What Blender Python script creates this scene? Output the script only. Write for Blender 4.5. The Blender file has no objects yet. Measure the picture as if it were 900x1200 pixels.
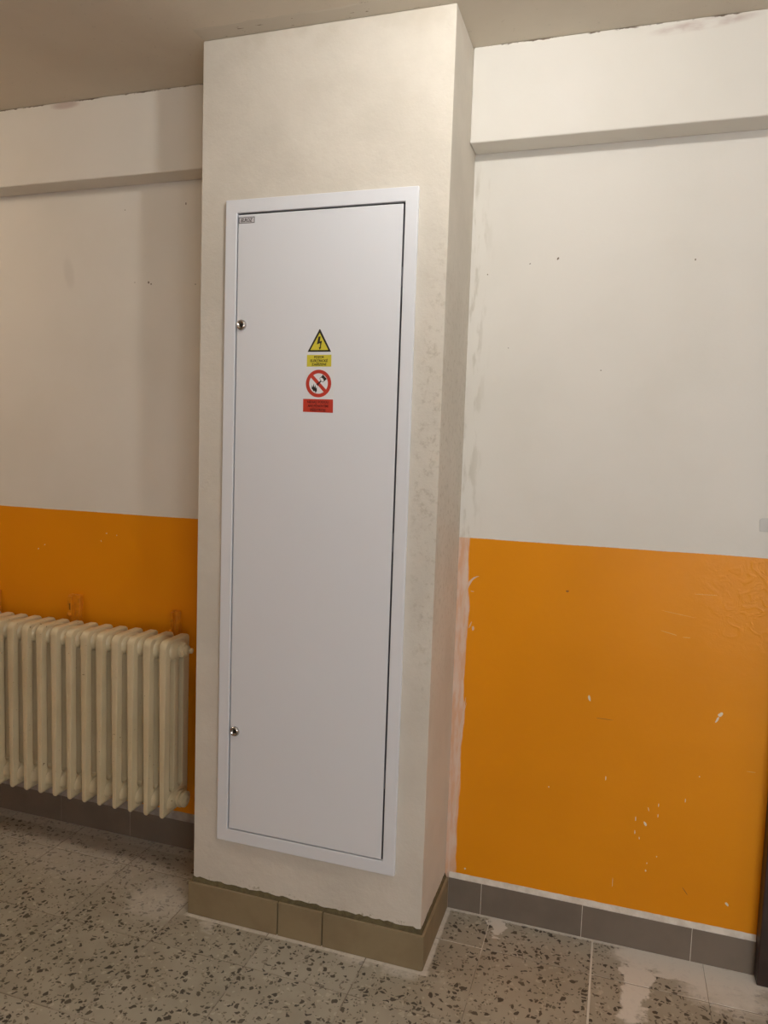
import bpy, bmesh, math, random
from mathutils import Vector, Matrix
random.seed(7)
C = bpy.context.scene.collection
scn = bpy.context.scene
PI = math.pi

# ---------------------------------------------------------------- camera
cam = bpy.data.cameras.new('camera')
cam.sensor_fit = 'VERTICAL'; cam.sensor_height = 36.0
cam.lens = 36.0 * 867.96 / 1200.0
cam.clip_start = 0.02
camo = bpy.data.objects.new('camera', cam); C.objects.link(camo)
camo.location = (0.4491, -2.1753, 1.4175)
camo.rotation_euler = (1.48592183, -0.03330634, 0.30976192)
scn.camera = camo

# ---------------------------------------------------------------- world, daylight portals, exposure
SKY = (0.93, 0.965, 1.0); SKY_STRENGTH = 7.2
BULB_STRENGTH = 385.0; FILL_GLOBE_STRENGTH = 52.0
W = bpy.data.worlds.new('world'); scn.world = W; W.use_nodes = True
bg = W.node_tree.nodes['Background']
bg.inputs[0].default_value = (*SKY, 1); bg.inputs[1].default_value = SKY_STRENGTH
def portal(loc, rot, sx, sy):
    l = bpy.data.lights.new('window_portal', 'AREA'); l.shape = 'RECTANGLE'; l.size = sx; l.size_y = sy
    l.cycles.is_portal = True
    o = bpy.data.objects.new('window_portal', l); C.objects.link(o); o.location = loc; o.rotation_euler = rot
XE, XW, YS, H = 3.6, -4.0, -3.3, 2.52           # room extents and ceiling height
WIN_E = (-2.4, -1.8, 1.2, 2.1)                   # y0,y1,z0,z1 of the end-wall window
WIN_S = (0.95, 2.45, 0.4, 2.2)                     # x0,x1,z0,z1 of the window behind the camera
portal((XE + 0.02, (WIN_E[0]+WIN_E[1])/2, (WIN_E[2]+WIN_E[3])/2), (0, PI/2, 0), WIN_E[3]-WIN_E[2], WIN_E[1]-WIN_E[0])
portal(((WIN_S[0]+WIN_S[1])/2, YS - 0.02, (WIN_S[2]+WIN_S[3])/2), (PI/2, 0, 0), WIN_S[1]-WIN_S[0], WIN_S[3]-WIN_S[2])
vs = scn.view_settings
vs.view_transform = 'Standard'; vs.look = 'None'; vs.gamma = 1.0; vs.use_curve_mapping = False
vs.exposure = -0.04

# ---------------------------------------------------------------- node expression helper
class X:
    """wraps a socket or number so that node maths can be written as expressions"""
    def __init__(s, t, v): s.t, s.v = t, v
    def op(s, o, *a, clamp=False):
        n = s.t.nodes.new('ShaderNodeMath'); n.operation = o; n.use_clamp = clamp
        for i, q in enumerate((s,) + a):
            q = q.v if isinstance(q, X) else q
            if isinstance(q, (int, float)): n.inputs[i].default_value = q
            else: s.t.links.new(q, n.inputs[i])
        return X(s.t, n.outputs[0])
    def __add__(s, o): return s.op('ADD', o)
    __radd__ = __add__
    def __mul__(s, o): return s.op('MULTIPLY', o)
    __rmul__ = __mul__
    def __sub__(s, o): return s.op('SUBTRACT', o)
    def __rsub__(s, o): return X(s.t, o).op('SUBTRACT', s)
    def __truediv__(s, o): return s.op('DIVIDE', o)
    def abs(s): return s.op('ABSOLUTE')
    def max(s, o): return s.op('MAXIMUM', o)
    def min(s, o): return s.op('MINIMUM', o)
    def cl(s): return s.op('ADD', 0.0, clamp=True)
    def step(s, lo, hi):                      # 0 at lo, 1 at hi, smooth
        n = s.t.nodes.new('ShaderNodeMapRange'); n.interpolation_type = 'SMOOTHSTEP'
        s.t.links.new(s.v, n.inputs[0])
        a, b, inv = (lo, hi, 0) if lo < hi else (hi, lo, 1)
        n.inputs[1].default_value = a; n.inputs[2].default_value = b
        n.inputs[3].default_value = inv; n.inputs[4].default_value = 1 - inv
        return X(s.t, n.outputs[0])

class Mat:
    def __init__(s, name, rough=0.6, spec=0.5, metal=0.0, color=None):
        s.m = bpy.data.materials.new(name); s.m.use_nodes = True; s.t = s.m.node_tree
        s.b = s.t.nodes['Principled BSDF']
        s.b.inputs['Roughness'].default_value = rough; s.b.inputs['Specular IOR Level'].default_value = spec
        s.b.inputs['Metallic'].default_value = metal
        if color: s.b.inputs['Base Color'].default_value = (*color, 1)
        g = s.t.nodes.new('ShaderNodeNewGeometry'); s.P = g.outputs['Position']
        sp = s.t.nodes.new('ShaderNodeSeparateXYZ'); s.t.links.new(s.P, sp.inputs[0])
        s.x, s.y, s.z = (X(s.t, sp.outputs[i]) for i in range(3))
    def noise(s, scale, detail=3, rough=0.55, stretch=(1, 1, 1), vec=None, dist=0.0):
        n = s.t.nodes.new('ShaderNodeTexNoise'); n.inputs['Scale'].default_value = scale
        n.inputs['Detail'].default_value = detail; n.inputs['Roughness'].default_value = rough
        n.inputs['Distortion'].default_value = dist
        src = vec or s.P
        if stretch != (1, 1, 1):
            m = s.t.nodes.new('ShaderNodeVectorMath'); m.operation = 'MULTIPLY'; m.inputs[1].default_value = stretch
            s.t.links.new(src, m.inputs[0]); src = m.outputs[0]
        s.t.links.new(src, n.inputs['Vector']); return X(s.t, n.outputs[0])
    def vor(s, scale, feature='F1', vec=None, rnd=1.0):
        n = s.t.nodes.new('ShaderNodeTexVoronoi'); n.feature = feature; n.inputs['Scale'].default_value = scale
        n.inputs['Randomness'].default_value = rnd
        s.t.links.new(vec or s.P, n.inputs['Vector'])
        return n
    def rgb(s, c):
        n = s.t.nodes.new('ShaderNodeRGB'); n.outputs[0].default_value = (*c, 1); return n.outputs[0]
    def mix(s, f, a, b):
        n = s.t.nodes.new('ShaderNodeMix'); n.data_type = 'RGBA'
        s.t.links.new(f.v, n.inputs[0])
        for q, i in ((a, 6), (b, 7)):
            if isinstance(q, tuple): n.inputs[i].default_value = (*q, 1)
            else: s.t.links.new(q, n.inputs[i])
        return n.outputs[2]
    def col(s, c): s.t.links.new(c, s.b.inputs['Base Color'])
    def rough(s, r): s.t.links.new(r.v, s.b.inputs['Roughness'])
    def bump(s, h, dist=0.001, strength=1.0):
        n = s.t.nodes.new('ShaderNodeBump'); n.inputs['Distance'].default_value = dist; n.inputs['Strength'].default_value = strength
        s.t.links.new(h.v, n.inputs['Height']); s.t.links.new(n.outputs[0], s.b.inputs['Normal'])
    def spot(s, a, b, ca, cb, ra, rb, ang=0.0, soft=0.35):   # elliptical mark on two coordinates
        da, db = a - ca, b - cb
        if ang:
            c_, s_ = math.cos(ang), math.sin(ang)
            da, db = da * c_ + db * s_, db * c_ - da * s_
        q = (da * (1/ra)).op('POWER', 2.0) + (db * (1/rb)).op('POWER', 2.0)
        return q.step(1.0 + soft, 1.0 - soft)

def plain(name, color, rough=0.5, metal=0.0, spec=0.5):
    return Mat(name, rough, spec, metal, color).m

# ---------------------------------------------------------------- materials
ZO = 1.161
WHITE = (0.745, 0.715, 0.655)
def wall_material():
    m = Mat('painted_wall', 0.85, 0.25)
    x, y, z = m.x, m.y, m.z
    n1, n2, n3 = m.noise(2.2, 4), m.noise(30, 3), m.noise(140, 2)
    white = m.mix(n1.step(0.38, 0.7), WHITE, (0.705, 0.675, 0.61))
    # grey-beige dirt streak in the corner beside the pillar
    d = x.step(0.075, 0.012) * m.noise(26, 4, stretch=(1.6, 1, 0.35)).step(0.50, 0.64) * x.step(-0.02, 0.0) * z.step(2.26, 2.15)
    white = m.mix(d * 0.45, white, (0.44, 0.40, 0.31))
    # pinkish water stains and faint smears
    st = m.spot(x, z, 0.585, 2.503, 0.11, 0.013, 0.06, 0.8) * m.noise(16, 3, stretch=(1, 1, 3)).step(0.25, 0.7)
    st = st.max(m.spot(x, z, -1.36, 2.509, 0.05, 0.011, 0, 0.9))
    white = m.mix(st * 0.6, white, (0.42, 0.30, 0.27))
    sm = m.spot(x, z, -1.42, 1.99, 0.02, 0.05, 0.2, 0.9) * 0.25
    white = m.mix(sm, white, (0.5, 0.46, 0.4))
    # chipped dark paint line along the ceiling
    chip = (z + m.noise(60, 2, stretch=(1, 1, 0)) * 0.010).step(2.5195, 2.5225) * m.noise(9, 4, 0.7, stretch=(1, 0, 0)).step(0.47, 0.56)
    white = m.mix(chip, white, (0.16, 0.115, 0.08))
    # orange enamel dado
    on = m.noise(1.6, 3)
    orange = m.mix(on.step(0.35, 0.7), (0.79, 0.290, 0.006), (0.735, 0.265, 0.005))
    # brushed white smear between the pillar and the enamel
    w = x + m.noise(30, 5, 0.65, stretch=(1.5, 1, 0.22)) * -0.026
    for (cz, a, r) in ((0.93, 0.006, 0.08), (0.60, 0.007, 0.10)):
        w = w - ((z - cz - x * 0.35) * (1 / r)).abs().step(1, 0) * a
    smear = w.step(0.022, 0.017) * x.step(-0.03, -0.02)
    sc = m.mix(m.noise(60, 3, stretch=(1, 1, 0.2)).step(0.35, 0.65), (0.68, 0.44, 0.31), (0.72, 0.60, 0.52))
    orange = m.mix(smear * (0.75 + 0.2 * n2), orange, sc)
    of = (z + n3 * 0.002 + m.noise(5, 2) * 0.004).step(ZO + 0.0045, ZO + 0.0025)
    m.col(m.mix(of, white, orange))
    m.rough(0.85 - of * 0.47 + smear * of * 0.25)
    # plaster and enamel relief; lumpy repaired filler at the far end of the enamel
    lump = x.step(0.62, 0.82) * z.step(0.86, 1.0) * m.noise(20, 3, dist=1.5).step(0.42, 0.72) * 0.55
    m.bump(n2 * 0.35 + n3 * 0.12 + m.noise(6, 2) * 1.6 + lump * of, 0.0016, 0.8)
    return m.m
def plaster_material():
    m = Mat('rough_plaster_paint', 0.88, 0.2)
    x, y, z = m.x, m.y, m.z
    n1, n2, n3 = m.noise(3.0, 5, 0.6), m.noise(38, 3), m.noise(170, 2)
    c = m.mix(n1.step(0.35, 0.68), (0.675, 0.63, 0.55), (0.60, 0.56, 0.485))
    # scuffed grey-brown patch down the right margin
    d = m.spot(x, z, -0.02, 1.35, 0.045, 0.55, 0, 0.95) * m.noise(55, 5, 0.7).step(0.50, 0.68)
    c = m.mix(d * 0.38, c, (0.33, 0.28, 0.20))
    d2 = z.step(2.42, 2.52) * m.noise(7, 4).step(0.45, 0.7)
    c = m.mix(d2 * 0.3, c, (0.45, 0.38, 0.28))
    d3 = (z + n2 * 0.05).step(0.158, 0.128) * m.noise(80, 3).step(0.56, 0.66)
    c = m.mix(d3 * 0.7, c, (0.20, 0.17, 0.08))
    m.col(c)
    m.bump(n1 * 2.4 + n2 * 0.8 + n3 * 0.25, 0.0022, 0.8)
    return m.m
def ceiling_material():
    m = Mat('ceiling_paint', 0.92, 0.15)
    c = m.mix(m.noise(2.0, 4).step(0.35, 0.7), (0.66, 0.60, 0.50), (0.61, 0.55, 0.455))
    c = m.mix((m.noise(70, 3, stretch=(1, 1, 1)).step(0.66, 0.72)) * 0.15, c, (0.3, 0.25, 0.2))
    m.col(c); m.bump(m.noise(24, 3) * 0.7 + m.noise(4, 2) * 2, 0.002, 0.7)
    return m.m
def terrazzo_material():
    m = Mat('terrazzo', 0.5, 0.4)
    x, y, z = m.x, m.y, m.z
    oi = m.t.nodes.new('ShaderNodeObjectInfo')
    mu = m.t.nodes.new('ShaderNodeVectorMath'); mu.operation = 'SCALE'; mu.inputs[0].default_value = (13.7, 7.3, 5.1)
    m.t.links.new(oi.outputs['Random'], mu.inputs['Scale'])
    ad = m.t.nodes.new('ShaderNodeVectorMath'); ad.operation = 'ADD'; m.t.links.new(m.P, ad.inputs[0]); m.t.links.new(mu.outputs[0], ad.inputs[1])
    # warp the chip field a little so that the chips are irregular slivers
    nz = m.t.nodes.new('ShaderNodeTexNoise'); nz.inputs['Scale'].default_value = 38; m.t.links.new(ad.outputs[0], nz.inputs['Vector'])
    wv = m.t.nodes.new('ShaderNodeVectorMath'); wv.operation = 'MULTIPLY_ADD'
    m.t.links.new(nz.outputs['Color'], wv.inputs[0]); wv.inputs[1].default_value = (.022, .022, .022); m.t.links.new(ad.outputs[0], wv.inputs[2])
    V = wv.outputs[0]
    rn = X(m.t, oi.outputs['Random'])
    base = m.mix(m.noise(9, 4, vec=V).step(0.35, 0.68), (0.375, 0.342, 0.272), (0.32, 0.288, 0.222))
    base = m.mix(rn.step(0, 1) * 0.5, base, (0.43, 0.395, 0.325))
    def chips(scale, thr, lo, hi):
        e = X(m.t, m.vor(scale, 'DISTANCE_TO_EDGE', V).outputs['Distance'])
        f = m.vor(scale, 'F1', V); sp = m.t.nodes.new('ShaderNodeSeparateColor'); m.t.links.new(f.outputs['Color'], sp.inputs[0])
        r, g = X(m.t, sp.outputs[0]), X(m.t, sp.outputs[1])
        return e.step(thr, thr + 0.03) * r.step(lo, lo + .001) * r.step(hi + .001, hi), g
    c1, g1 = chips(68, 0.14, 0.0, 0.27)
    c2, g2 = chips(120, 0.13, 0.0, 0.22)
    c3, g3 = chips(85, 0.16, 0.80, 0.9)
    c4, g4 = chips(55, 0.16, 0.94, 1.0)
    base = m.mix(c3 * 0.45, base, (0.55, 0.50, 0.40))
    base = m.mix(c2 * 0.8, base, m.mix(g2, (0.07, 0.06, 0.042), (0.19, 0.16, 0.11)))
    base = m.mix(c1 * 0.92, base, m.mix(g1, (0.022, 0.018, 0.013), (0.085, 0.068, 0.046)))
    base = m.mix(c4 * 0.3, base, (0.62, 0.57, 0.46))
    # plaster dust swept about on the floor
    n = m.noise(16, 5, 0.65); nf = m.noise(70, 3)
    wx = m.noise(20, 4, 0.6) - 0.5; wy = m.noise(27, 4, 0.6, stretch=(0.5, 1.4, 1)) - 0.5
    x, y = x + wx * 0.11, y + wy * 0.11
    blob = m.spot(x, y, 0.72, -0.045, 0.21, 0.055, -0.02, 0.6)
    blob = blob.max(m.spot(x, y, 0.565, -0.16, 0.040, 0.16, -0.12, 0.55)).max(m.spot(x, y, 0.80, -0.12, 0.12, 0.07, 0.0, 0.8) * 0.7)
    blob = blob.max(m.spot(x, y, 0.178, -0.048, 0.024, 0.045, 0, 0.3)).max(m.spot(x, y, -0.63, -0.345, 0.025, 0.035, 0, 0.9) * 0.45)
    blob = blob.max(m.spot(x, y, -1.2, -0.16, 0.45, 0.15, 0, 0.9) * 0.36).max(m.spot(x, y, -0.83, -0.26, 0.13, 0.14, 0, 0.9) * 0.45)
    dust = (blob * (n * 1.1 + 0.45)).step(0.12, 0.85)
    x, y = m.x, m.y
    # pale grout haze along the skirting of the pillar and of the wall
    fr = (y + 0.314).abs() - n * 0.012
    hz = fr.step(0.010, 0.003) * x.step(-0.74, -0.71) * x.step(0.035, 0.022)
    hz = hz.max(((x - 0.0124).abs() - n * 0.012).step(0.010, 0.003) * y.step(-0.33, -0.315))
    hz = hz.max((y + nf * 0.008).step(-0.016, -0.009) * x.step(0.0, 0.02))
    hz = hz.max(m.spot(x, y, -0.08, -0.325, 0.14, 0.028, 0, 0.9) * n.step(0.4, 0.6) * 0.8)
    hz = hz.max((y + nf * 0.01).step(-0.055, -0.040) * x.step(-0.72, -0.74) * 0.5)
    dust = dust.max(hz * (0.55 + nf * 0.6)).cl()
    base = m.mix(dust * 0.9, base, (0.72, 0.68, 0.61))
    m.col(base); m.rough(0.42 + dust * 0.4 + nf * 0.12)
    m.bump(nf * 0.5 + n * 0.5, 0.0006, 0.6)
    return m.m
def grout_material():
    m = Mat('grout', 0.9, 0.2)
    pale = (m.x - 0.449).abs().step(0.012, 0.008).max((m.x - 0.149).abs().step(0.012, 0.008) * m.y.step(-0.22, -0.17)).max((m.y + 0.16).abs().step(0.01, 0.006) * m.x.step(0.02, 0.03) * m.x.step(0.16, 0.15))
    m.col(m.mix(pale, m.mix(m.noise(18, 3).step(0.4, 0.65), (0.22, 0.19, 0.15), (0.38, 0.34, 0.28)), (0.68, 0.64, 0.56)))
    return m.m
def mottled(name, a, b, scale, rough, bump=0.0005, spec=0.5):
    m = Mat(name, rough, spec)
    m.col(m.mix(m.noise(scale, 4).step(0.35, 0.68), a, b)); m.bump(m.noise(scale * 6, 3), bump, 0.7)
    return m.m

M_wall, M_plaster, M_ceil, M_terr, M_grout = wall_material(), plaster_material(), ceiling_material(), terrazzo_material(), grout_material()
M_skirt = mottled('grey_skirting_tile', (0.185, 0.150, 0.115), (0.160, 0.130, 0.10), 9, 0.5)
M_olive = mottled('olive_skirting_tile', (0.27, 0.21, 0.118), (0.235, 0.18, 0.10), 11, 0.62)
M_mortar = mottled('olive_mortar', (0.13, 0.105, 0.05), (0.09, 0.07, 0.035), 60, 0.95, 0.003)
M_bead = mottled('white_filler_bead', (0.72, 0.67, 0.59), (0.60, 0.54, 0.46), 30, 0.8, 0.002)
M_cab = Mat('white_powder_coat', 0.42, 0.45)
M_cab.col(M_cab.mix(M_cab.noise(3, 2), (0.745, 0.765, 0.80), (0.735, 0.755, 0.79))); M_cab.bump(M_cab.noise(420, 2), 0.0002, 0.35); M_cab = M_cab.m
M_inner = plain('cabinet_interior_grey', (0.16, 0.165, 0.19), 0.6)
M_chrome = plain('chrome', (0.55, 0.54, 0.52), 0.16, 1.0)
M_dark = plain('black_keyhole', (0.008, 0.008, 0.008), 0.6)
M_cream = Mat('cream_enamel', 0.36, 0.5)
M_cream.col(M_cream.mix(M_cream.noise(90, 3).step(0.70, 0.74), M_cream.mix(M_cream.noise(7, 4).step(0.35, 0.7), (0.67, 0.57, 0.37), (0.61, 0.51, 0.315)), (0.22, 0.15, 0.07))); M_cream.bump(M_cream.noise(90, 3), 0.0006, 0.5); M_cream = M_cream.m
M_brack = mottled('orange_painted_iron', (0.76, 0.275, 0.008), (0.64, 0.225, 0.008), 60, 0.5, 0.0008, 0.3)
M_brown = mottled('dark_brown_paint', (0.040, 0.022, 0.017), (0.030, 0.016, 0.012), 14, 0.4)
M_black = plain('black_print', (0.012, 0.011, 0.010), 0.5)
M_yellow = plain('yellow_print', (0.64, 0.56, 0.05), 0.4)
M_red = plain('red_print', (0.52, 0.045, 0.025), 0.4)
M_dred = plain('dark_red_print', (0.10, 0.008, 0.006), 0.5)
M_foil = plain('white_sticker_foil', (0.75, 0.76, 0.775), 0.35)
M_badge = plain('silver_badge', (0.60, 0.59, 0.61), 0.4)
M_badge2 = plain('dark_badge_print', (0.05, 0.045, 0.06), 0.5)
M_glass = Mat('window_glass', 0.05)
_g = M_glass.t.nodes; _tr = _g.new('ShaderNodeBsdfTransparent'); _gl = _g.new('ShaderNodeBsdfGlossy'); _gl.inputs['Roughness'].default_value = 0.02; _mx = _g.new('ShaderNodeMixShader'); _mx.inputs[0].default_value = 0.06
M_glass.t.links.new(_tr.outputs[0], _mx.inputs[1]); M_glass.t.links.new(_gl.outputs[0], _mx.inputs[2]); M_glass.t.links.new(_mx.outputs[0], _g['Material Output'].inputs[0]); M_glass = M_glass.m
M_wframe = plain('white_window_frame', (0.7, 0.7, 0.68), 0.4)

# ---------------------------------------------------------------- mesh helpers
def box(bm, x0, x1, y0, y1, z0, z1):
    v = [bm.verts.new(p) for p in ((x0,y0,z0),(x1,y0,z0),(x1,y1,z0),(x0,y1,z0),(x0,y0,z1),(x1,y0,z1),(x1,y1,z1),(x0,y1,z1))]
    for f in ((0,3,2,1),(4,5,6,7),(0,1,5,4),(1,2,6,5),(2,3,7,6),(3,0,4,7)): bm.faces.new([v[i] for i in f])
def obj(name, bm, mat, parent=None, smooth=False, bevel=0, seg=2):
    me = bpy.data.meshes.new(name)
    if isinstance(bm, bpy.types.Mesh): me = bm
    else:
        bmesh.ops.recalc_face_normals(bm, faces=bm.faces); bm.to_mesh(me); bm.free()
    me.materials.clear(); me.materials.append(mat)
    if smooth:
        for p in me.polygons: p.use_smooth = True
    o = bpy.data.objects.new(name, me); C.objects.link(o)
    if parent: o.parent = parent
    if bevel:
        b = o.modifiers.new('bevel', 'BEVEL'); b.width = bevel; b.segments = seg; b.limit_method = 'ANGLE'; b.angle_limit = math.radians(40)
    return o
def bxo(name, dims, mat, parent=None, bevel=0, seg=2):
    bm = bmesh.new(); box(bm, *dims); return obj(name, bm, mat, parent, bevel=bevel, seg=seg)
def struct(o): o['kind'] = 'structure'; return o
def tag(o, label, cat, group=None):
    o['label'] = label; o['category'] = cat
    if group: o['group'] = group
    return o
def empty(name, loc):
    o = bpy.data.objects.new(name, None); C.objects.link(o); o.location = loc; o.empty_display_size = 0.05; return o
def under(o, root):                       # parent keeping world-space mesh coordinates
    o.parent = root; o.matrix_parent_inverse = Matrix.Translation(root.location).inverted(); return o
def lathe(bm, prof, n, origin, axis, cap=True):   # prof: (radius, along-axis)
    a = Vector(axis).normalized(); u = a.orthogonal().normalized(); w = a.cross(u); rings = []
    for r, h in prof:
        rings.append([bm.verts.new(Vector(origin) + a*h + (u*math.cos(2*PI*i/n) + w*math.sin(2*PI*i/n))*max(r, 1e-5)) for i in range(n)])
    for p, q in zip(rings, rings[1:]):
        for i in range(n): bm.faces.new((p[i], p[(i+1) % n], q[(i+1) % n], q[i]))
    if cap: bm.faces.new(rings[0][::-1]); bm.faces.new(rings[-1])
def prism(bm, pts, y0, y1):                # polygon in (x,z) extruded along y
    a = [bm.verts.new((x, y0, z)) for x, z in pts]; b = [bm.verts.new((x, y1, z)) for x, z in pts]; n = len(pts)
    bm.faces.new(a); bm.faces.new(b[::-1])
    for i in range(n): bm.faces.new((a[i], b[i], b[(i+1) % n], a[(i+1) % n]))

# ---------------------------------------------------------------- dimensions from the photograph
D = 0.2993; XL = -0.7119                 # pillar depth and left face (right face at x = 0)
BD, HB = 0.0862, 2.2668                  # downstand beam depth and underside
DX0, DX1, DH = 0.915, 1.70, 1.98         # door opening

# ---------------------------------------------------------------- room shell
# floor: grout bed with one terrazzo slab for each tile, plain field beyond
bed = struct(bxo('floor', (XW, XE, YS, 0.15, -0.12, -0.0014), M_grout))
xs = [0.149 + 0.3*k for k in range(-9, 7)]
ys = [0.0] + [-0.16 - 0.3*k for k in range(0, 8)]
tile_meshes = {}
G = 0.0015
for i in range(len(xs)-1):
    for j in range(len(ys)-1):
        w, h = xs[i+1]-xs[i]-2*G, ys[j]-ys[j+1]-2*G
        key = round(h, 3)
        if key not in tile_meshes:
            bm = bmesh.new(); box(bm, -w/2, w/2, -h/2, h/2, -0.012, 0.0)
            e = [e for e in bm.edges if all(v.co.z > -0.001 for v in e.verts)]
            bmesh.ops.bevel(bm, geom=e, offset=0.0008, segments=1, affect='EDGES')
            bmesh.ops.recalc_face_normals(bm, faces=bm.faces)
            me = bpy.data.meshes.new('terrazzo_tile'); bm.to_mesh(me); bm.free(); me.materials.append(M_terr); tile_meshes[key] = me
        t = bpy.data.objects.new('terrazzo_tile', tile_meshes[key]); C.objects.link(t); t.parent = bed
        t.location = ((xs[i]+xs[i+1])/2 + (0.0016 if abs(xs[i]-0.449) < .01 else -0.0010 if abs(xs[i+1]-0.449) < .01 else 0), (ys[j]+ys[j+1])/2, random.uniform(-0.0005, 0.0))
bm = bmesh.new()
box(bm, XW, xs[0]-G, YS, 0, -0.01, 0); box(bm, xs[-1]+G, XE, YS, 0, -0.01, 0); box(bm, xs[0], xs[-1], YS, ys[-1]-G, -0.01, 0)
fo = obj('tile_field', bm, M_terr, bed); fo['kind'] = 'stuff'

struct(bxo('ceiling', (XW-0.15, XE+0.15, YS-0.15, 0.15, H, H+0.15), M_ceil))
bm = bmesh.new()
box(bm, XW, DX0, 0, 0.15, -0.1, H); box(bm, DX1, XE, 0, 0.15, -0.1, H); box(bm, DX0, DX1, 0, 0.15, DH, H)
wall_back = struct(obj('wall_back', bm, M_wall))
def flakes(name, spots, mat, jag=0.3, n=9):
    bm = bmesh.new()
    for (cx, cz, ra, rb, an) in spots:
        pts = []
        for k in range(n):
            q = 1 + random.uniform(-jag, jag); a, b = ra*q*math.cos(2*PI*k/n), rb*q*math.sin(2*PI*k/n)
            pts.append((cx + a*math.cos(an) - b*math.sin(an), cz + a*math.sin(an) + b*math.cos(an)))
        prism(bm, pts, -0.0004, 0.0001)
    o = obj(name, bm, mat, wall_back); o['kind'] = 'stuff'
flakes('paint_chips', [(0.7485, 0.721, .009, .0055, 0.9), (0.742, 0.707, .0035, .010, -0.4), (0.401, 0.721, .0032, .010, 0.3), (0.459, 0.491, .002, .006, 0),
    (0.5474, 0.345, .0013, .006, 0), (0.573, 0.376, .003, .006, 0.6), (0.606, 0.405, .001, .006, 0), (0.606, 0.436, .001, .005, 0), (0.58, 0.42, .001, .005, 0.3),
    (0.547, 0.385, .0012, .006, 0), (0.56, 0.33, .001, .004, 0), (0.583, 0.237, .002, .003, 0), (0.585, 0.26, .0015, .002, 0), (0.61, 0.285, .0015, .002, 0), (0.675, 0.462, .001, .006, 0),
    (0.707, 0.538, .0015, .002, 0), (0.061, 0.133, .003, .003, 0), (0.8, 0.185, .003, .006, 0.8), (0.30, 0.437, .0015, .002, 0), (0.495, 0.185, .0007, .014, 0),
    (-1.262, 1.089, .003, .002, 0), (-1.285, 1.06, .0015, .003, 0.5), (-1.22, 1.085, .002, .002, 0), (-1.559, 1.013, .0025, .0025, 0), (-1.53, 1.03, .003, .0015, 0.4)], plain('bare_plaster', (0.78, 0.68, 0.52), 0.8))
flakes('scratches', [(0.605, 0.9335, .022, .0011, -0.22), (0.65, 0.926, .010, .001, 0), (0.835, 0.573, .014, .001, 0), (0.62, 0.99, .05, .0006, -0.14), (0.69, 1.05, .03, .0006, 0.02)], plain('scratched_enamel', (0.74, 0.40, 0.10), 0.5))
flakes('dark_scuffs', [(0.3228, 1.026, .004, .0032, 0), (0.445, 0.665, .030, .0007, 0), (0.69, 0.20, .014, .001, -0.9)], plain('brown_scuff', (0.30, 0.10, 0.01), 0.5))
flakes('smear_dabs', [(0.044, 0.898, .0016, .012, -0.35), (0.053, 0.889, .0035, .007, 0), (0.046, 1.001, .005, .001, 0)], plain('smear_dab', (0.70, 0.50, 0.36), 0.7), 0.15, 14)
def strokes(name, paths, mat):
    bm = bmesh.new()
    for si, (pts, w) in enumerate(paths):     # tapering brush stroke along a polyline in (x, z)
        L, R_ = [], []
        n = len(pts)
        for k, (a, b) in enumerate(pts):
            p, q = pts[max(k-1, 0)], pts[min(k+1, n-1)]
            t = Vector((q[0]-p[0], q[1]-p[1])).normalized(); h = w*math.sin(PI*(0.12 + 0.86*k/(n-1)))*random.uniform(.75, 1.15)/2
            L.append((a - t.y*h, b + t.x*h)); R_.append((a + t.y*h, b - t.x*h))
        prism(bm, L + R_[::-1], -0.0003 - 0.0001*si, 0.0001)
    o = obj(name, bm, mat, wall_back); o['kind'] = 'stuff'
def bez(a, b, c, n=12): return [((1-t)**2*a[0] + 2*t*(1-t)*b[0] + t*t*c[0], (1-t)**2*a[1] + 2*t*(1-t)*b[1] + t*t*c[1]) for t in [k/n for k in range(n+1)]]
strokes('brush_strokes', [(bez((0.018, 0.90), (0.016, 1.04), (0.064, 1.048)), 0.010), (bez((0.024, 0.84), (0.026, 0.90), (0.040, 0.945)), 0.006),
    (bez((0.026, 0.56), (0.034, 0.60), (0.040, 0.675)), 0.006), (bez((0.020, 0.52), (0.024, 0.58), (0.044, 0.66)), 0.004), (bez((0.014, 0.30), (0.024, 0.36), (0.034, 0.44)), 0.006)], bpy.data.materials['smear_dab'])
flakes('specks', [(-1.096, 1.948, .0032, .0040, 0.5), (-1.086, 1.942, .0024, .003, 0), (-0.916, 1.936, .002, .002, 0), (-0.955, 2.195, .0022, .0035, 0), (-1.19, 2.19, .002, .0018, 0), (-1.15, 1.95, .0015, .0015, 0),
    (0.2473, 1.9665, .0024, .0042, -.4), (0.6063, 1.948, .0022, .0026, 0), (0.38, 1.656, .002, .0016, 0), (0.17, 1.955, .003, .0012, .4), (0.05, 1.93, .0018, .0018, 0), (0.12, 1.72, .0014, .0014, 0)], plain('dark_speck', (0.20, 0.165, 0.12), 0.8))
struct(bxo('wall_left', (XW-0.15, XW, YS-0.15, 0.15, -0.1, H), M_wall))
y0, y1, z0, z1 = WIN_E
bm = bmesh.new()
box(bm, XE, XE+0.15, YS-0.15, y0, -0.1, H); box(bm, XE, XE+0.15, y1, 0.15, -0.1, H); box(bm, XE, XE+0.15, y0, y1, -0.1, z0); box(bm, XE, XE+0.15, y0, y1, z1, H)
struct(obj('wall_right', bm, M_wall))
x0, x1, z0s, z1s = WIN_S
bm = bmesh.new()
box(bm, XW, x0, YS-0.15, YS, -0.1, H); box(bm, x1, XE, YS-0.15, YS, -0.1, H); box(bm, x0, x1, YS-0.15, YS, -0.1, z0s); box(bm, x0, x1, YS-0.15, YS, z1s, H)
struct(obj('wall_front', bm, M_wall))
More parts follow.
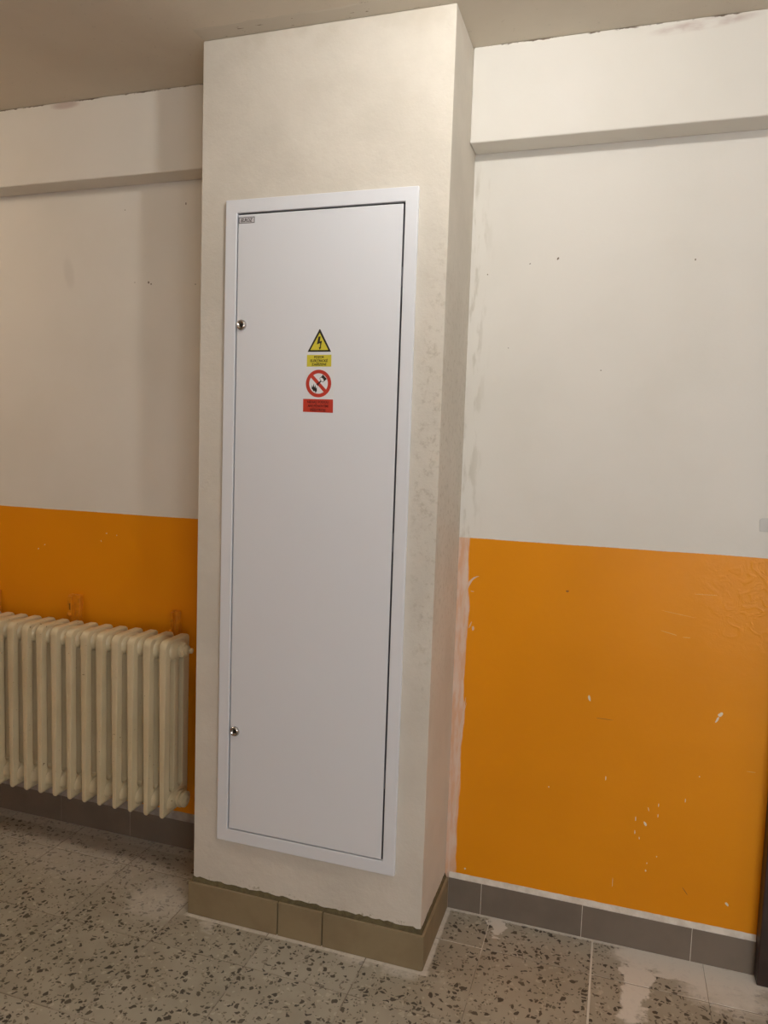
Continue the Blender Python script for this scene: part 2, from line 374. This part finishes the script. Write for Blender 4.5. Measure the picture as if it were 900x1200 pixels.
# windows: frame with a mullion and two panes
def window_frame(name, horizontal_axis, a0, a1, z0, z1, c):
    bm = bmesh.new(); t = 0.06; mid = (a0+a1)/2
    rects = [(a0, a1, z0, z0+t), (a0, a1, z1-t, z1), (a0, a0+t, z0+t, z1-t), (a1-t, a1, z0+t, z1-t), (mid-t/2, mid+t/2, z0+t, z1-t)]
    for (p, q, r, s) in rects:
        if horizontal_axis == 'x': box(bm, p, q, c, c+0.06, r, s)
        else: box(bm, c, c+0.06, p, q, r, s)
    f = struct(obj(name, bm, M_wframe))
    for p, q in ((a0+t, mid-t/2), (mid+t/2, a1-t)):
        d = (p, q, c+0.027, c+0.033, z0+t, z1-t) if horizontal_axis == 'x' else (c+0.027, c+0.033, p, q, z0+t, z1-t)
        bxo('pane', d, M_glass, f)
window_frame('window_1', 'y', *WIN_E, XE+0.06)
window_frame('window_2', 'x', *WIN_S, YS-0.12)

# downstand beams either side of the pillar
struct(bxo('wall_beam_left', (XW, XL, -BD, 0, HB, H), M_wall, bevel=0.004))
struct(bxo('wall_beam_right', (0, XE, -BD, 0, HB, H), M_wall, bevel=0.004))

# pillar with the niche that holds the cabinet box
NX0, NX1, NZ0, NZ1, NY = -0.605, -0.100, 0.277, 2.060, -0.12
bm = bmesh.new()
def V(x, y, z): return bm.verts.new((x, y, z))
o_f = [V(XL,-D,0), V(0,-D,0), V(0,-D,H), V(XL,-D,H)]; o_b = [V(XL,0,0), V(0,0,0), V(0,0,H), V(XL,0,H)]
i_f = [V(NX0,-D,NZ0), V(NX1,-D,NZ0), V(NX1,-D,NZ1), V(NX0,-D,NZ1)]; i_b = [V(NX0,NY,NZ0), V(NX1,NY,NZ0), V(NX1,NY,NZ1), V(NX0,NY,NZ1)]
for k in range(4):
    n = (k+1) % 4
    bm.faces.new((o_f[k], o_f[n], i_f[n], i_f[k])); bm.faces.new((i_f[k], i_f[n], i_b[n], i_b[k])); bm.faces.new((o_f[n], o_f[k], o_b[k], o_b[n]))
bm.faces.new(i_b); bm.faces.new(o_b[::-1])
struct(obj('wall_pillar', bm, M_plaster, bevel=0.005, seg=3))
# thin plaster fillet where the pillar meets the ceiling
bm = bmesh.new(); n = 30
top = []; 
for k in range(n+1):
    x = XL + (0 - XL)*k/n; yy = -D - 0.055 + random.uniform(-.003, .003) + 0.012*max(0, k/n-0.7)
    top.append((bm.verts.new((x, yy, H-0.0002)), bm.verts.new((x, yy+0.006, H-0.0007)), bm.verts.new((x, -D+0.001, H-0.0009)), bm.verts.new((x, -D+0.001, H-0.0002))))
for p, q in zip(top, top[1:]):
    for k in range(4): bm.faces.new((p[k], p[(k+1) % 4], q[(k+1) % 4], q[k]))
bm.faces.new(top[0]); bm.faces.new(top[-1][::-1])
_m = Mat('patchy_ceiling_edge', 0.92, 0.15)
_m.col(_m.mix(_m.noise(30, 4, 0.65, stretch=(1, 2.5, 1)).step(0.64, 0.70), (0.585, 0.535, 0.45), (0.25, 0.20, 0.15)))
struct(obj('trim_1', bm, _m.m))

# ---------------------------------------------------------------- skirting
K = 0.0149; SX0, SX1 = -0.7202, 0.0124
def ledge(bm, pts_out, pts_in, zlow, zhi, jit):
    """mortar wedge along a polyline: outer edge on the tile tops, ragged inner edge on the plaster"""
    rows = []
    for (a, b), (c, d) in zip(pts_out, pts_in):
        zz = zhi + random.uniform(-jit, jit)
        rows.append((bm.verts.new((a, b, 0.0)), bm.verts.new((a, b, zlow)), bm.verts.new((c, d, zz)), bm.verts.new((c, d, 0.0))))
    for p, q in zip(rows, rows[1:]):
        for k in range(4): bm.faces.new((p[k], p[(k+1) % 4], q[(k+1) % 4], q[k]))
    bm.faces.new(rows[0]); bm.faces.new(rows[-1][::-1])
def lin(a, b, n): return [a + (b-a)*k/n for k in range(n+1)]
bm = bmesh.new()
tt = 0.009
n = 60; jw = [0]
ledge(bm, [(x, -D-K+tt-0.002) for x in lin(SX0+tt-.002, SX1-tt+.002, n)], [(x, -D+0.0005) for x in lin(XL, 0, n)], 0.1003, 0.1125, 0.0030)
ledge(bm, [(SX1-tt+.002, y) for y in lin(-D-K+tt-.002, -0.009, 26)], [(-0.0005, y) for y in lin(-D, -0.009, 26)], 0.1003, 0.112, 0.002)
ledge(bm, [(SX0+tt-.002, y) for y in lin(-D-K+tt-.002, -0.009, 26)], [(XL+0.0005, y) for y in lin(-D, -0.009, 26)], 0.1003, 0.112, 0.002)
bp_ = struct(obj('baseboard_pillar', bm, M_mortar))
ZT = 0.1002
for a, b in ((SX0, -0.4257), (-0.4221, -0.2861), (-0.2825, SX1-0.0030)):
    bxo('skirting_tile', (a, b, -D-K, -D-K+tt, 0.0005, ZT+random.uniform(-.0008, .0008)), M_olive, bp_, bevel=0.0012)
bxo('skirting_tile', (SX1-tt, SX1, -D-K+0.0026, -0.0095, 0.0005, ZT), M_olive, bp_, bevel=0.0012)
bxo('skirting_tile', (SX0, SX0+tt, -D-K+tt+0.0008, -0.0095, 0.0005, ZT), M_olive, bp_, bevel=0.0012)
def wall_skirting(name, a, b, phase, mat_bead, zb):
    bm = bmesh.new(); rows = []
    n = int((b-a)/0.012)
    for x in lin(a, b, n):
        j = random.uniform(-.0005, .0005)
        rows.append([bm.verts.new(p) for p in ((x, 0, 0.0), (x, -0.0072, 0.0), (x, -0.0072, 0.0985), (x, -0.0076 + j, 0.1005), (x, -0.006 + j, 0.104), (x, -0.001, zb + j), (x, 0, zb + j))])
    m_ = len(rows[0])
    for p, q in zip(rows, rows[1:]):
        for k in range(m_): bm.faces.new((p[k], p[(k+1) % m_], q[(k+1) % m_], q[k]))
    bm.faces.new(rows[0]); bm.faces.new(rows[-1][::-1])
    o = struct(obj(name, bm, mat_bead))
    x = phase - 0.3*math.ceil((phase - a)/0.3)
    while x < b:
        p, q = max(x+0.0008, a+0.0005), min(x+0.3-0.0008, b-0.0005)
        if q - p > 0.004: bxo('skirting_tile', (p, q, -0.008, -0.0015, 0.001, 0.0988+random.uniform(-.0006, .0004)), M_skirt, o, bevel=0.0008)
        x += 0.3
wall_skirting('baseboard_right', SX1, 0.879, 0.1156, M_bead, 0.1145)
wall_skirting('baseboard_left', -2.6, SX0, -1.1544, mottled('grey_filler_bead', (0.40, 0.36, 0.31), (0.30, 0.265, 0.225), 30, 0.8, 0.002), 0.127)

# ---------------------------------------------------------------- door at the right
bm = bmesh.new()
box(bm, 0.880, 0.9155, -0.0475, 0.1, 0.0, DH+0.035); box(bm, 1.70, 1.735, -0.0475, 0.1, 0.0, DH+0.035); box(bm, 0.9155, 1.70, -0.0475, 0.1, DH, DH+0.035)
door = struct(obj('door_1', bm, M_brown, bevel=0.003))
bxo('door_leaf', (0.919, 1.697, 0.03, 0.07, 0.006, DH-0.003), M_brown, door, bevel=0.003)
for (a, b, c, d) in ((1.0, 1.61, 0.15, 0.85), (1.0, 1.61, 1.05, 1.85)): bxo('door_panel', (a, b, 0.022, 0.0305, c, d), M_brown, door, bevel=0.004)
bm = bmesh.new(); lathe(bm, [(0.011, 0), (0.011, 0.045)], 12, (1.64, 0.03, 1.0), (0, -1, 0)); box(bm, 1.53, 1.65, -0.022, -0.008, 0.99, 1.01)
obj('door_handle', bm, M_chrome, door, bevel=0.002)

# ---------------------------------------------------------------- electrical cabinet
T = 0.012
cab = tag(empty('electrical_cabinet', (-0.353, -D, 0.2512)), 'tall white metal electrical cabinet set flush in the plastered pillar', 'electrical cabinet')
CX0, CX1, CZ0, CZ1 = -0.628, -0.0781, 0.2512, 2.0842
OX0, OX1, OZ0, OZ1 = -0.5928, -0.1125, 0.2894, 2.0479
YF = -D - T
def ring(bm, a0, a1, c0, c1, b0, b1, d0, d1, y0, y1):   # outer x,z; inner x,z; front, back
    R_ = []
    for y in (y0, y1):
        R_.append([bm.verts.new(p) for p in ((a0,y,c0),(a1,y,c0),(a1,y,c1),(a0,y,c1))]); R_.append([bm.verts.new(p) for p in ((b0,y,d0),(b1,y,d0),(b1,y,d1),(b0,y,d1))])
    of, nf_, ob, nb = R_
    for k in range(4):
        n = (k+1) % 4
        bm.faces.new((of[k], of[n], nf_[n], nf_[k])); bm.faces.new((ob[n], ob[k], nb[k], nb[n]))
        bm.faces.new((of[n], of[k], ob[k], ob[n])); bm.faces.new((nf_[k], nf_[n], nb[n], nb[k]))
bm = bmesh.new(); ring(bm, CX0, CX1, CZ0, CZ1, OX0, OX1, OZ0, OZ1, YF, -D-0.0003)
under(obj('frame', bm, M_cab, bevel=0.0022, seg=3), cab)
bm = bmesh.new()
for d in ((NX0+.001, NX1-.001, -0.124, -0.122, NZ0+.001, NZ1-.001), (NX0+.001, NX0+.003, -D, -0.124, NZ0+.001, NZ1-.001), (NX1-.003, NX1-.001, -D, -0.124, NZ0+.001, NZ1-.001),
          (NX0+.003, NX1-.003, -D, -0.124, NZ0+.001, NZ0+.003), (NX0+.003, NX1-.003, -D, -0.124, NZ1-.003, NZ1-.001)): box(bm, *d)
under(obj('box', bm, M_inner), cab)
LX0, LX1, LZ0, LZ1 = OX0+0.0046, OX1-0.0046, OZ0+0.0036, OZ1-0.0052
door_l = under(bxo('door', (LX0, LX1, YF+0.0006, YF+0.0020, LZ0, LZ1), M_cab, bevel=0.0006), cab)
# folded door edge and hinge knuckles seen in the gap
bm = bmesh.new(); ring(bm, LX0, LX1, LZ0, LZ1, LX0+.0015, LX1-.0015, LZ0+.0015, LZ1-.0015, YF+0.0021, YF+0.022)
obj('door_flange', bm, M_inner, door_l)
for z in (0.52, 1.17, 1.86):
    bm = bmesh.new(); lathe(bm, [(0.0016, -0.025), (0.0016, 0.025)], 10, (LX1+0.0020, YF+0.004, z), (0, 0, 1)); obj('hinge', bm, M_inner, door_l)
for z in (1.7459, 0.5875):
    bm = bmesh.new(); lathe(bm, [(0.0148, 0), (0.0148, 0.002), (0.0135, 0.0048), (0.0105, 0.0072), (0.0088, 0.0074), (0.0082, 0.0050), (0.0, 0.0050)], 32, (-0.5735, YF+0.0006, z), (0, -1, 0))
    lk = obj('lock', bm, M_chrome, door_l, smooth=False, bevel=0)
    for p in lk.data.polygons: p.use_smooth = True
    bm = bmesh.new(); box(bm, -0.5735-0.0032, -0.5735+0.0032, YF-0.0049, YF-0.0040, z-0.0042, z+0.0042)
    obj('keyhole', bm, M_dark, door_l)
# maker's badge
def text_mesh(body, size, shear=0.0, offset=0.0, width=None):
    cu = bpy.data.curves.new('lettering', 'FONT'); cu.body = body; cu.size = size; cu.align_x = 'CENTER'; cu.align_y = 'BOTTOM_BASELINE'; cu.shear = shear; cu.offset = offset
    cu.extrude = 0.00012; cu.resolution_u = 3
    o = bpy.data.objects.new('lettering', cu); C.objects.link(o); bpy.context.view_layer.update()
    me = bpy.data.meshes.new_from_object(o.evaluated_get(bpy.context.evaluated_depsgraph_get()))
    bpy.data.objects.remove(o)
    vx = [v.co.x for v in me.vertices]; vy = [v.co.y for v in me.vertices]
    cx, cy = (min(vx)+max(vx))/2, 0.345*size; k = width/(max(vx)-min(vx)) if width else 1.0
    for v in me.vertices: v.co = Vector(((v.co.x-cx)*k, -v.co.z, v.co.y-cy))
    return me
def put_text(body, size, mat, parent, x, y, z, width=None, shear=0.0, name='lettering', offset=0.0):
    me = text_mesh(body, size, shear, offset, width)
    for v in me.vertices: v.co += Vector((x, y, z))
    return obj(name, me, mat, parent)
bx0, bx1, bz0, bz1 = -0.5868, -0.5388, 2.0195, 2.0360
YB = YF + 0.0006
bxo('badge', (bx0, bx1, YB-0.0006, YB+0.0001, bz0, bz1), M_badge, door_l)
bm = bmesh.new(); ring(bm, bx0, bx1, bz0, bz1, bx0+.0016, bx1-.0016, bz0+.0016, bz1-.0016, YB-0.0008, YB-0.0005); obj('badge_border', bm, M_badge2, door_l)
put_text('ELROZ', 0.0125, M_badge2, door_l, (bx0+bx1)/2, YB-0.0007, (bz0+bz1)/2, width=0.037, shear=0.3, name='badge_lettering', offset=0.0004)

# ---------------------------------------------------------------- stickers on the door
YS_ = YB
def sticker(name, label, loc):
    e = tag(empty(name, loc), label, 'sticker'); return e
s1 = sticker('warning_sticker', 'yellow high voltage warning triangle sticker with black lightning bolt and Czech caption', (-0.339, YS_, 1.632))
def pr(name, pts, lvl, mat, root, th=0.0002):
    bm = bmesh.new(); prism(bm, pts, YS_-0.0001*lvl-th, YS_-0.0001*lvl+0.0001); return under(obj(name, bm, mat), root)
def rect(x0, x1, z0, z1): return [(x0, z0), (x1, z0), (x1, z1), (x0, z1)]
ax, az, bz, bw = -0.3388, 1.7310, 1.6712, 0.0340
pr('foil', [(-0.3765, 1.6300), (-0.2990, 1.6300), (-0.2990, 1.6685), (-0.3025, 1.6690), (-0.3370, 1.7335), (-0.3405, 1.7335), (-0.3750, 1.6690), (-0.3765, 1.6685)], 0, M_foil, s1)
pr('triangle_border', [(ax-bw, bz), (ax+bw, bz), (ax+0.001, az), (ax-0.001, az)], 2, M_black, s1)
pr('triangle_field', [(ax-bw+0.0078, bz+0.0046), (ax+bw-0.0078, bz+0.0046), (ax, az-0.0098)], 4, M_yellow, s1)
bolt = [(0.0000, 0.0400), (0.0030, 0.0400), (0.0008, 0.0265), (0.0072, 0.0290), (0.0043, 0.0120), (0.0060, 0.0122), (0.0012, 0.0045), (-0.0018, 0.0120), (0.0012, 0.0115), (0.0022, 0.0225), (-0.0075, 0.0190), (-0.0030, 0.0400)]
pr('lightning_bolt', [(ax + p, bz + q + 0.0005) for p, q in bolt], 6, M_black, s1)
pr('caption_plate', rect(-0.3742, -0.3034, 1.6320, 1.6632), 2, M_yellow, s1)
for k, (t, w) in enumerate((('POZOR', 0.029), ('ELEKTRICKÉ', 0.050), ('ZAŘÍZENÍ', 0.043))):
    under(put_text(t, 0.0090, M_black, None, -0.3388, YS_-0.0006, 1.6572-0.0096*k, width=w, offset=0.0002), s1)
s2 = sticker('prohibition_sticker', 'red and white do-not-extinguish-with-water prohibition sticker below the voltage warning', (-0.339, YS_, 1.509))
def circ(cx, cz, rx, rz, n=48): return [(cx + rx*math.cos(2*PI*k/n), cz + rz*math.sin(2*PI*k/n)) for k in range(n)]
qx, qz, RR, ri = -0.3388, 1.5870, 0.0368, 0.0272
pr('foil', rect(-0.3770, -0.2950, 1.5460, 1.6285), 0, M_foil, s2)
bm = bmesh.new(); N = 64
oo = [[bm.verts.new((qx + r*math.cos(2*PI*k/N), y, qz + r*math.sin(2*PI*k/N))) for k in range(N)] for r, y in ((RR, YS_-0.0004), (ri, YS_-0.0004), (ri, YS_), (RR, YS_))]
for a in range(4):
    for k in range(N): bm.faces.new((oo[a][k], oo[a][(k+1) % N], oo[(a+1) % 4][(k+1) % N], oo[(a+1) % 4][k]))
under(obj('prohibition_ring', bm, M_red), s2)
def rot(pts, ang): c_, s_ = math.cos(ang), math.sin(ang); return [(qx + p*c_ - q*s_, qz + p*s_ + q*c_) for p, q in pts]
pr('water_jet', rot([(-0.006, -0.0034), (0.013, -0.0012), (0.013, 0.0012), (-0.006, 0.0034)], math.radians(45)), 2, M_black, s2)
pr('prohibition_bar', rot([(-0.030, -0.0046), (0.030, -0.0046), (0.030, 0.0046), (-0.030, 0.0046)], math.radians(-45)), 4, M_red, s2)
pr('water_on_bar', rot([(-0.0046, -0.0032), (0.0046, -0.0022), (0.0046, 0.0022), (-0.0046, 0.0032)], math.radians(45)), 6, M_dred, s2)
pr('bucket_rim', [(qx + p, qz + q) for p, q in ((lambda c: [(0.0096 + 0.0078*math.cos(a)*c[0] - 0.0045*math.sin(a)*c[1], 0.0104 + 0.0078*math.cos(a)*c[1] + 0.0045*math.sin(a)*c[0]) for a in [2*PI*k/20 for k in range(20)]])((-0.7071, 0.7071)))], 3, M_black, s2)
pr('bucket', rot([(0.0130, -0.0072), (0.0255, -0.0080), (0.0255, 0.0080), (0.0130, 0.0072)], math.radians(45)), 2, M_black, s2)
pr('bucket_mouth', [(qx + p, qz + q) for p, q in ((lambda c: [(0.0098 + 0.0066*math.cos(a)*c[0] - 0.0036*math.sin(a)*c[1], 0.0106 + 0.0066*math.cos(a)*c[1] + 0.0036*math.sin(a)*c[0]) for a in [2*PI*k/20 for k in range(20)]])((-0.7071, 0.7071)))], 4, M_foil, s2)
fl = [(-0.0200, -0.0135), (-0.0185, -0.0035), (-0.0165, -0.0100), (-0.0135, 0.0), (-0.0120, -0.0110), (-0.0090, -0.0035), (-0.0075, -0.0130), (-0.0048, -0.0090), (-0.0040, -0.0185), (-0.0075, -0.0255), (-0.0105, -0.0190), (-0.0135, -0.0210), (-0.0165, -0.0165)]
pr('flames', [(qx + p, qz + q) for p, q in fl], 2, M_black, s2)
pr('caption_plate', [(-0.3822, 1.5110), (-0.2950, 1.5093), (-0.2955, 1.5449), (-0.3826, 1.5457)], 2, M_red, s2)
for k, (t, w) in enumerate((('NEHAS VODOU', 0.062), ('ANI PĚNOVÝMI', 0.060), ('PŘÍSTROJI', 0.044))):
    under(put_text(t, 0.0096, M_dred, None, -0.3388, YS_-0.0006, 1.5378-0.0107*k, width=w, offset=0.0002), s2)

# ---------------------------------------------------------------- radiator
RX, PITCH, RY = -0.8905, 0.06, -0.139
rad = tag(empty('radiator', (RX, RY, 0.214)), 'cream cast-iron column radiator hanging on the orange wall beside the pillar', 'radiator')
def arc(cy, cz, r, a0, a1, n=5): return [(cy + r*math.cos(math.radians(a0 + (a1-a0)*k/n)), cz + r*math.sin(math.radians(a0 + (a1-a0)*k/n))) for k in range(n+1)]
cu = bpy.data.curves.new('section', 'CURVE'); cu.dimensions = '2D'; cu.fill_mode = 'BOTH'; cu.extrude = 0.0092; cu.bevel_depth = 0.0052; cu.bevel_resolution = 1; cu.offset = -0.0052; cu.resolution_u = 1
def poly(pts):
    s = cu.splines.new('POLY'); s.points.add(len(pts)-1); s.use_cyclic_u = True
    for p, (a, b) in zip(s.points, pts): p.co = (a, b, 0, 1)
zt, zb_ = 0.790, 0.209
HD = 0.067
poly(arc(-HD+.026, zt-.026, .026, 180, 92) + arc(HD-.014, zt-.014, .014, 88, 0) + arc(HD-.014, zb_+.020, .014, 0, -80) + arc(-HD+.010, zb_+.010, .010, -80, -180))
for a, b in ((-0.042, -0.018), (0.008, 0.029)):
    r = (b-a)/2; poly(arc((a+b)/2, 0.732-r, r, 0, 180) + arc((a+b)/2, 0.290+r, r, 180, 360))
co = bpy.data.objects.new('section', cu); C.objects.link(co); bpy.context.view_layer.update()
me0 = bpy.data.meshes.new_from_object(co.evaluated_get(bpy.context.evaluated_depsgraph_get())); bpy.data.objects.remove(co)
bm = bmesh.new(); bm.from_mesh(me0)
for v in bm.verts:
    a, b, c = v.co; v.co = (c, a, b)                       # curve (y,z,thickness) -> (x,y,z)
for v in bm.verts:
    if v.co.z < zb_ + 0.026: v.co.x *= 0.22 + 0.78*max(0, (v.co.z - zb_)/0.026)
bmesh.ops.remove_doubles(bm, verts=bm.verts, dist=1e-5)
for z in (0.752, 0.256):
    lathe(bm, [(0.022, -0.0298), (0.0245, -0.0285), (0.0245, 0.0285), (0.022, 0.0298)], 18, (0, 0, z), (1, 0, 0))
    g = bmesh.ops.create_uvsphere(bm, u_segments=18, v_segments=10, radius=1.0)      # swollen header around the nipple
    for v in g['verts']:
        a, b, c = v.co; f = lambda q, e: math.copysign(abs(q)**e, q)
        v.co = (f(a, 0.8)*(0.0292 if z > .5 else 0.0262), f(b, 0.7)*0.056 + 0.001, f(c, 0.8)*0.034 + z)
bmesh.ops.recalc_face_normals(bm, faces=bm.faces)
sec = bpy.data.meshes.new('section'); bm.to_mesh(sec); bm.free(); sec.materials.append(M_cream)
for p in sec.polygons: p.use_smooth = True
sec.set_sharp_from_angle(angle=math.radians(28))
for k in range(19):
    o = bpy.data.objects.new('section', sec); C.objects.link(o); o.parent = rad; o.location = (-PITCH*k, 0, -0.214)
    wn = o.modifiers.new('normals', 'WEIGHTED_NORMAL'); wn.keep_sharp = True; wn.weight = 100
bm = bmesh.new(); ex = RX + 0.0290
lathe(bm, [(0.027, 0), (0.027, 0.006), (0.023, 0.007), (0.023, 0.013), (0.0165, 0.015), (0.0165, 0.021), (0.012, 0.023)], 8, (ex, RY, 0.752), (1, 0, 0))
pl = under(obj('end_plug', bm, M_cream, bevel=0.001), rad)
bm = bmesh.new(); lathe(bm, [(0.0055, 0.022), (0.0055, 0.030), (0.0085, 0.031), (0.0085, 0.036), (0.004, 0.038)], 12, (ex, RY, 0.752), (1, 0, 0))
obj('vent_screw', bm, M_cream, pl)
bm = bmesh.new()
lathe(bm, [(0.028, 0), (0.028, 0.006), (0.022, 0.007), (0.022, 0.011), (0.026, 0.012), (0.026, 0.019), (0.017, 0.023), (0.010, 0.027)], 20, (ex, RY, 0.256), (1, 0, 0))
under(obj('end_plug', bm, M_cream), rad)

# wall brackets behind the radiator, painted over with the dado
def bracket(x, w, ztop, label, slot):
    r = tag(empty('radiator_bracket', (x, -0.004, 0.66)), label, 'bracket')
    bm = bmesh.new(); box(bm, x-w/2, x+w/2, -0.018, 0, 0.66, ztop)
    bmesh.ops.subdivide_edges(bm, edges=bm.edges, cuts=5, use_grid_fill=True)
    for v in bm.verts:
        if v.co.y < -0.001: v.co += Vector((random.uniform(-.0025, .0025), random.uniform(-.004, .001), random.uniform(-.002, .002)))
    under(obj('strap', bm, M_brack, smooth=False, bevel=0), r)
    xl = x - w*0.28
    bm = bmesh.new(); ring(bm, xl-w*0.2, xl+w*0.2, ztop-0.075, ztop-0.004, xl-w*0.075, xl+w*0.075, ztop-0.055, ztop-0.030, -0.029, -0.016)
    under(obj('slot_plate', bm, M_brack, bevel=0.002), r)
    if slot: under(bxo('slot', (xl-w*0.075, xl+w*0.075, -0.0240, -0.0215, ztop-0.055, ztop-0.030), M_dark), r)
    bm = bmesh.new(); lathe(bm, [(0.0, -0.008), (0.006, -0.006), (0.0085, 0), (0.006, 0.006), (0.0, 0.008)], 10, (xl-0.002, -0.027, ztop-0.070), (0, 0.3, 1)); under(obj('bolt_head', bm, M_brack, smooth=True), r)
    bm = bmesh.new(); box(bm, x-0.006, x+0.006, -0.0735, -0.010, 0.672, 0.690); under(obj('hook_arm', bm, M_brack, bevel=0.002), r)
GB = 'orange radiator brackets'
bracket(-1.385, 0.044, 0.861, 'orange-painted radiator bracket with a dark slot, above the middle of the radiator', True)
bracket(-0.970, 0.026, 0.843, 'narrow orange-painted radiator bracket nearest the pillar', False)
bracket(-1.752, 0.044, 0.845, 'orange-painted radiator bracket farthest from the pillar', True)

# ---------------------------------------------------------------- small grey plate on the white wall near the door
bm = bmesh.new(); r_ = 0.008
pts = [(0.808+r_ - r_*math.cos(t), 1.268-r_ + r_*math.sin(t)) for t in [PI/2*k/5 for k in range(6)]]
prism(bm, [(0.810, 1.232)] + pts + [(0.862+r_*math.sin(t), 1.268-r_ + r_*math.cos(t)) for t in [PI/2*k/5 for k in range(6)]] + [(0.870, 1.232)], -0.0022, 0.0)
tag(obj('cover_plate', bm, plain('pale_grey_plastic', (0.54, 0.53, 0.50), 0.5), bevel=0.0008), 'small pale grey rounded plate on the white wall above the orange dado', 'cover plate')

# ---------------------------------------------------------------- ceiling lamp (just above the picture, the light that casts the hard shadows) and an added fill globe
def ceiling_lamp(x, y, z, r, strength, color, label):
    lamp = tag(empty('ceiling_lamp', (x, y, H)), label, 'lamp')
    bm = bmesh.new(); lathe(bm, [(0.05, 0), (0.05, -0.010), (0.040, -0.018), (0.020, -0.020), (0.020, z + r*0.9 - H)], 24, (x, y, H), (0, 0, 1)); under(obj('lamp_base', bm, M_wframe), lamp)
    m = Mat('lit_bulb'); m.b.inputs['Emission Color'].default_value = (*color, 1); m.b.inputs['Emission Strength'].default_value = strength; m.b.inputs['Base Color'].default_value = (0.8, 0.8, 0.8, 1)
    bm = bmesh.new(); bmesh.ops.create_icosphere(bm, subdivisions=3, radius=r)
    for v in bm.verts: v.co += Vector((x, y, z))
    under(obj('bulb', bm, m.m, smooth=True), lamp)
ceiling_lamp(0.175, -0.93, 2.452, 0.035, BULB_STRENGTH, (1.0, 0.975, 0.935), 'small ceiling lamp with a bare white bulb in front of the pillar')
ceiling_lamp(-2.60, -0.93, 2.38, 0.10, FILL_GLOBE_STRENGTH, (1.0, 0.80, 0.58), 'unseen warm fill globe added past the radiator to brighten the left wall')  # added out of view as warm fill for the left wall and radiator
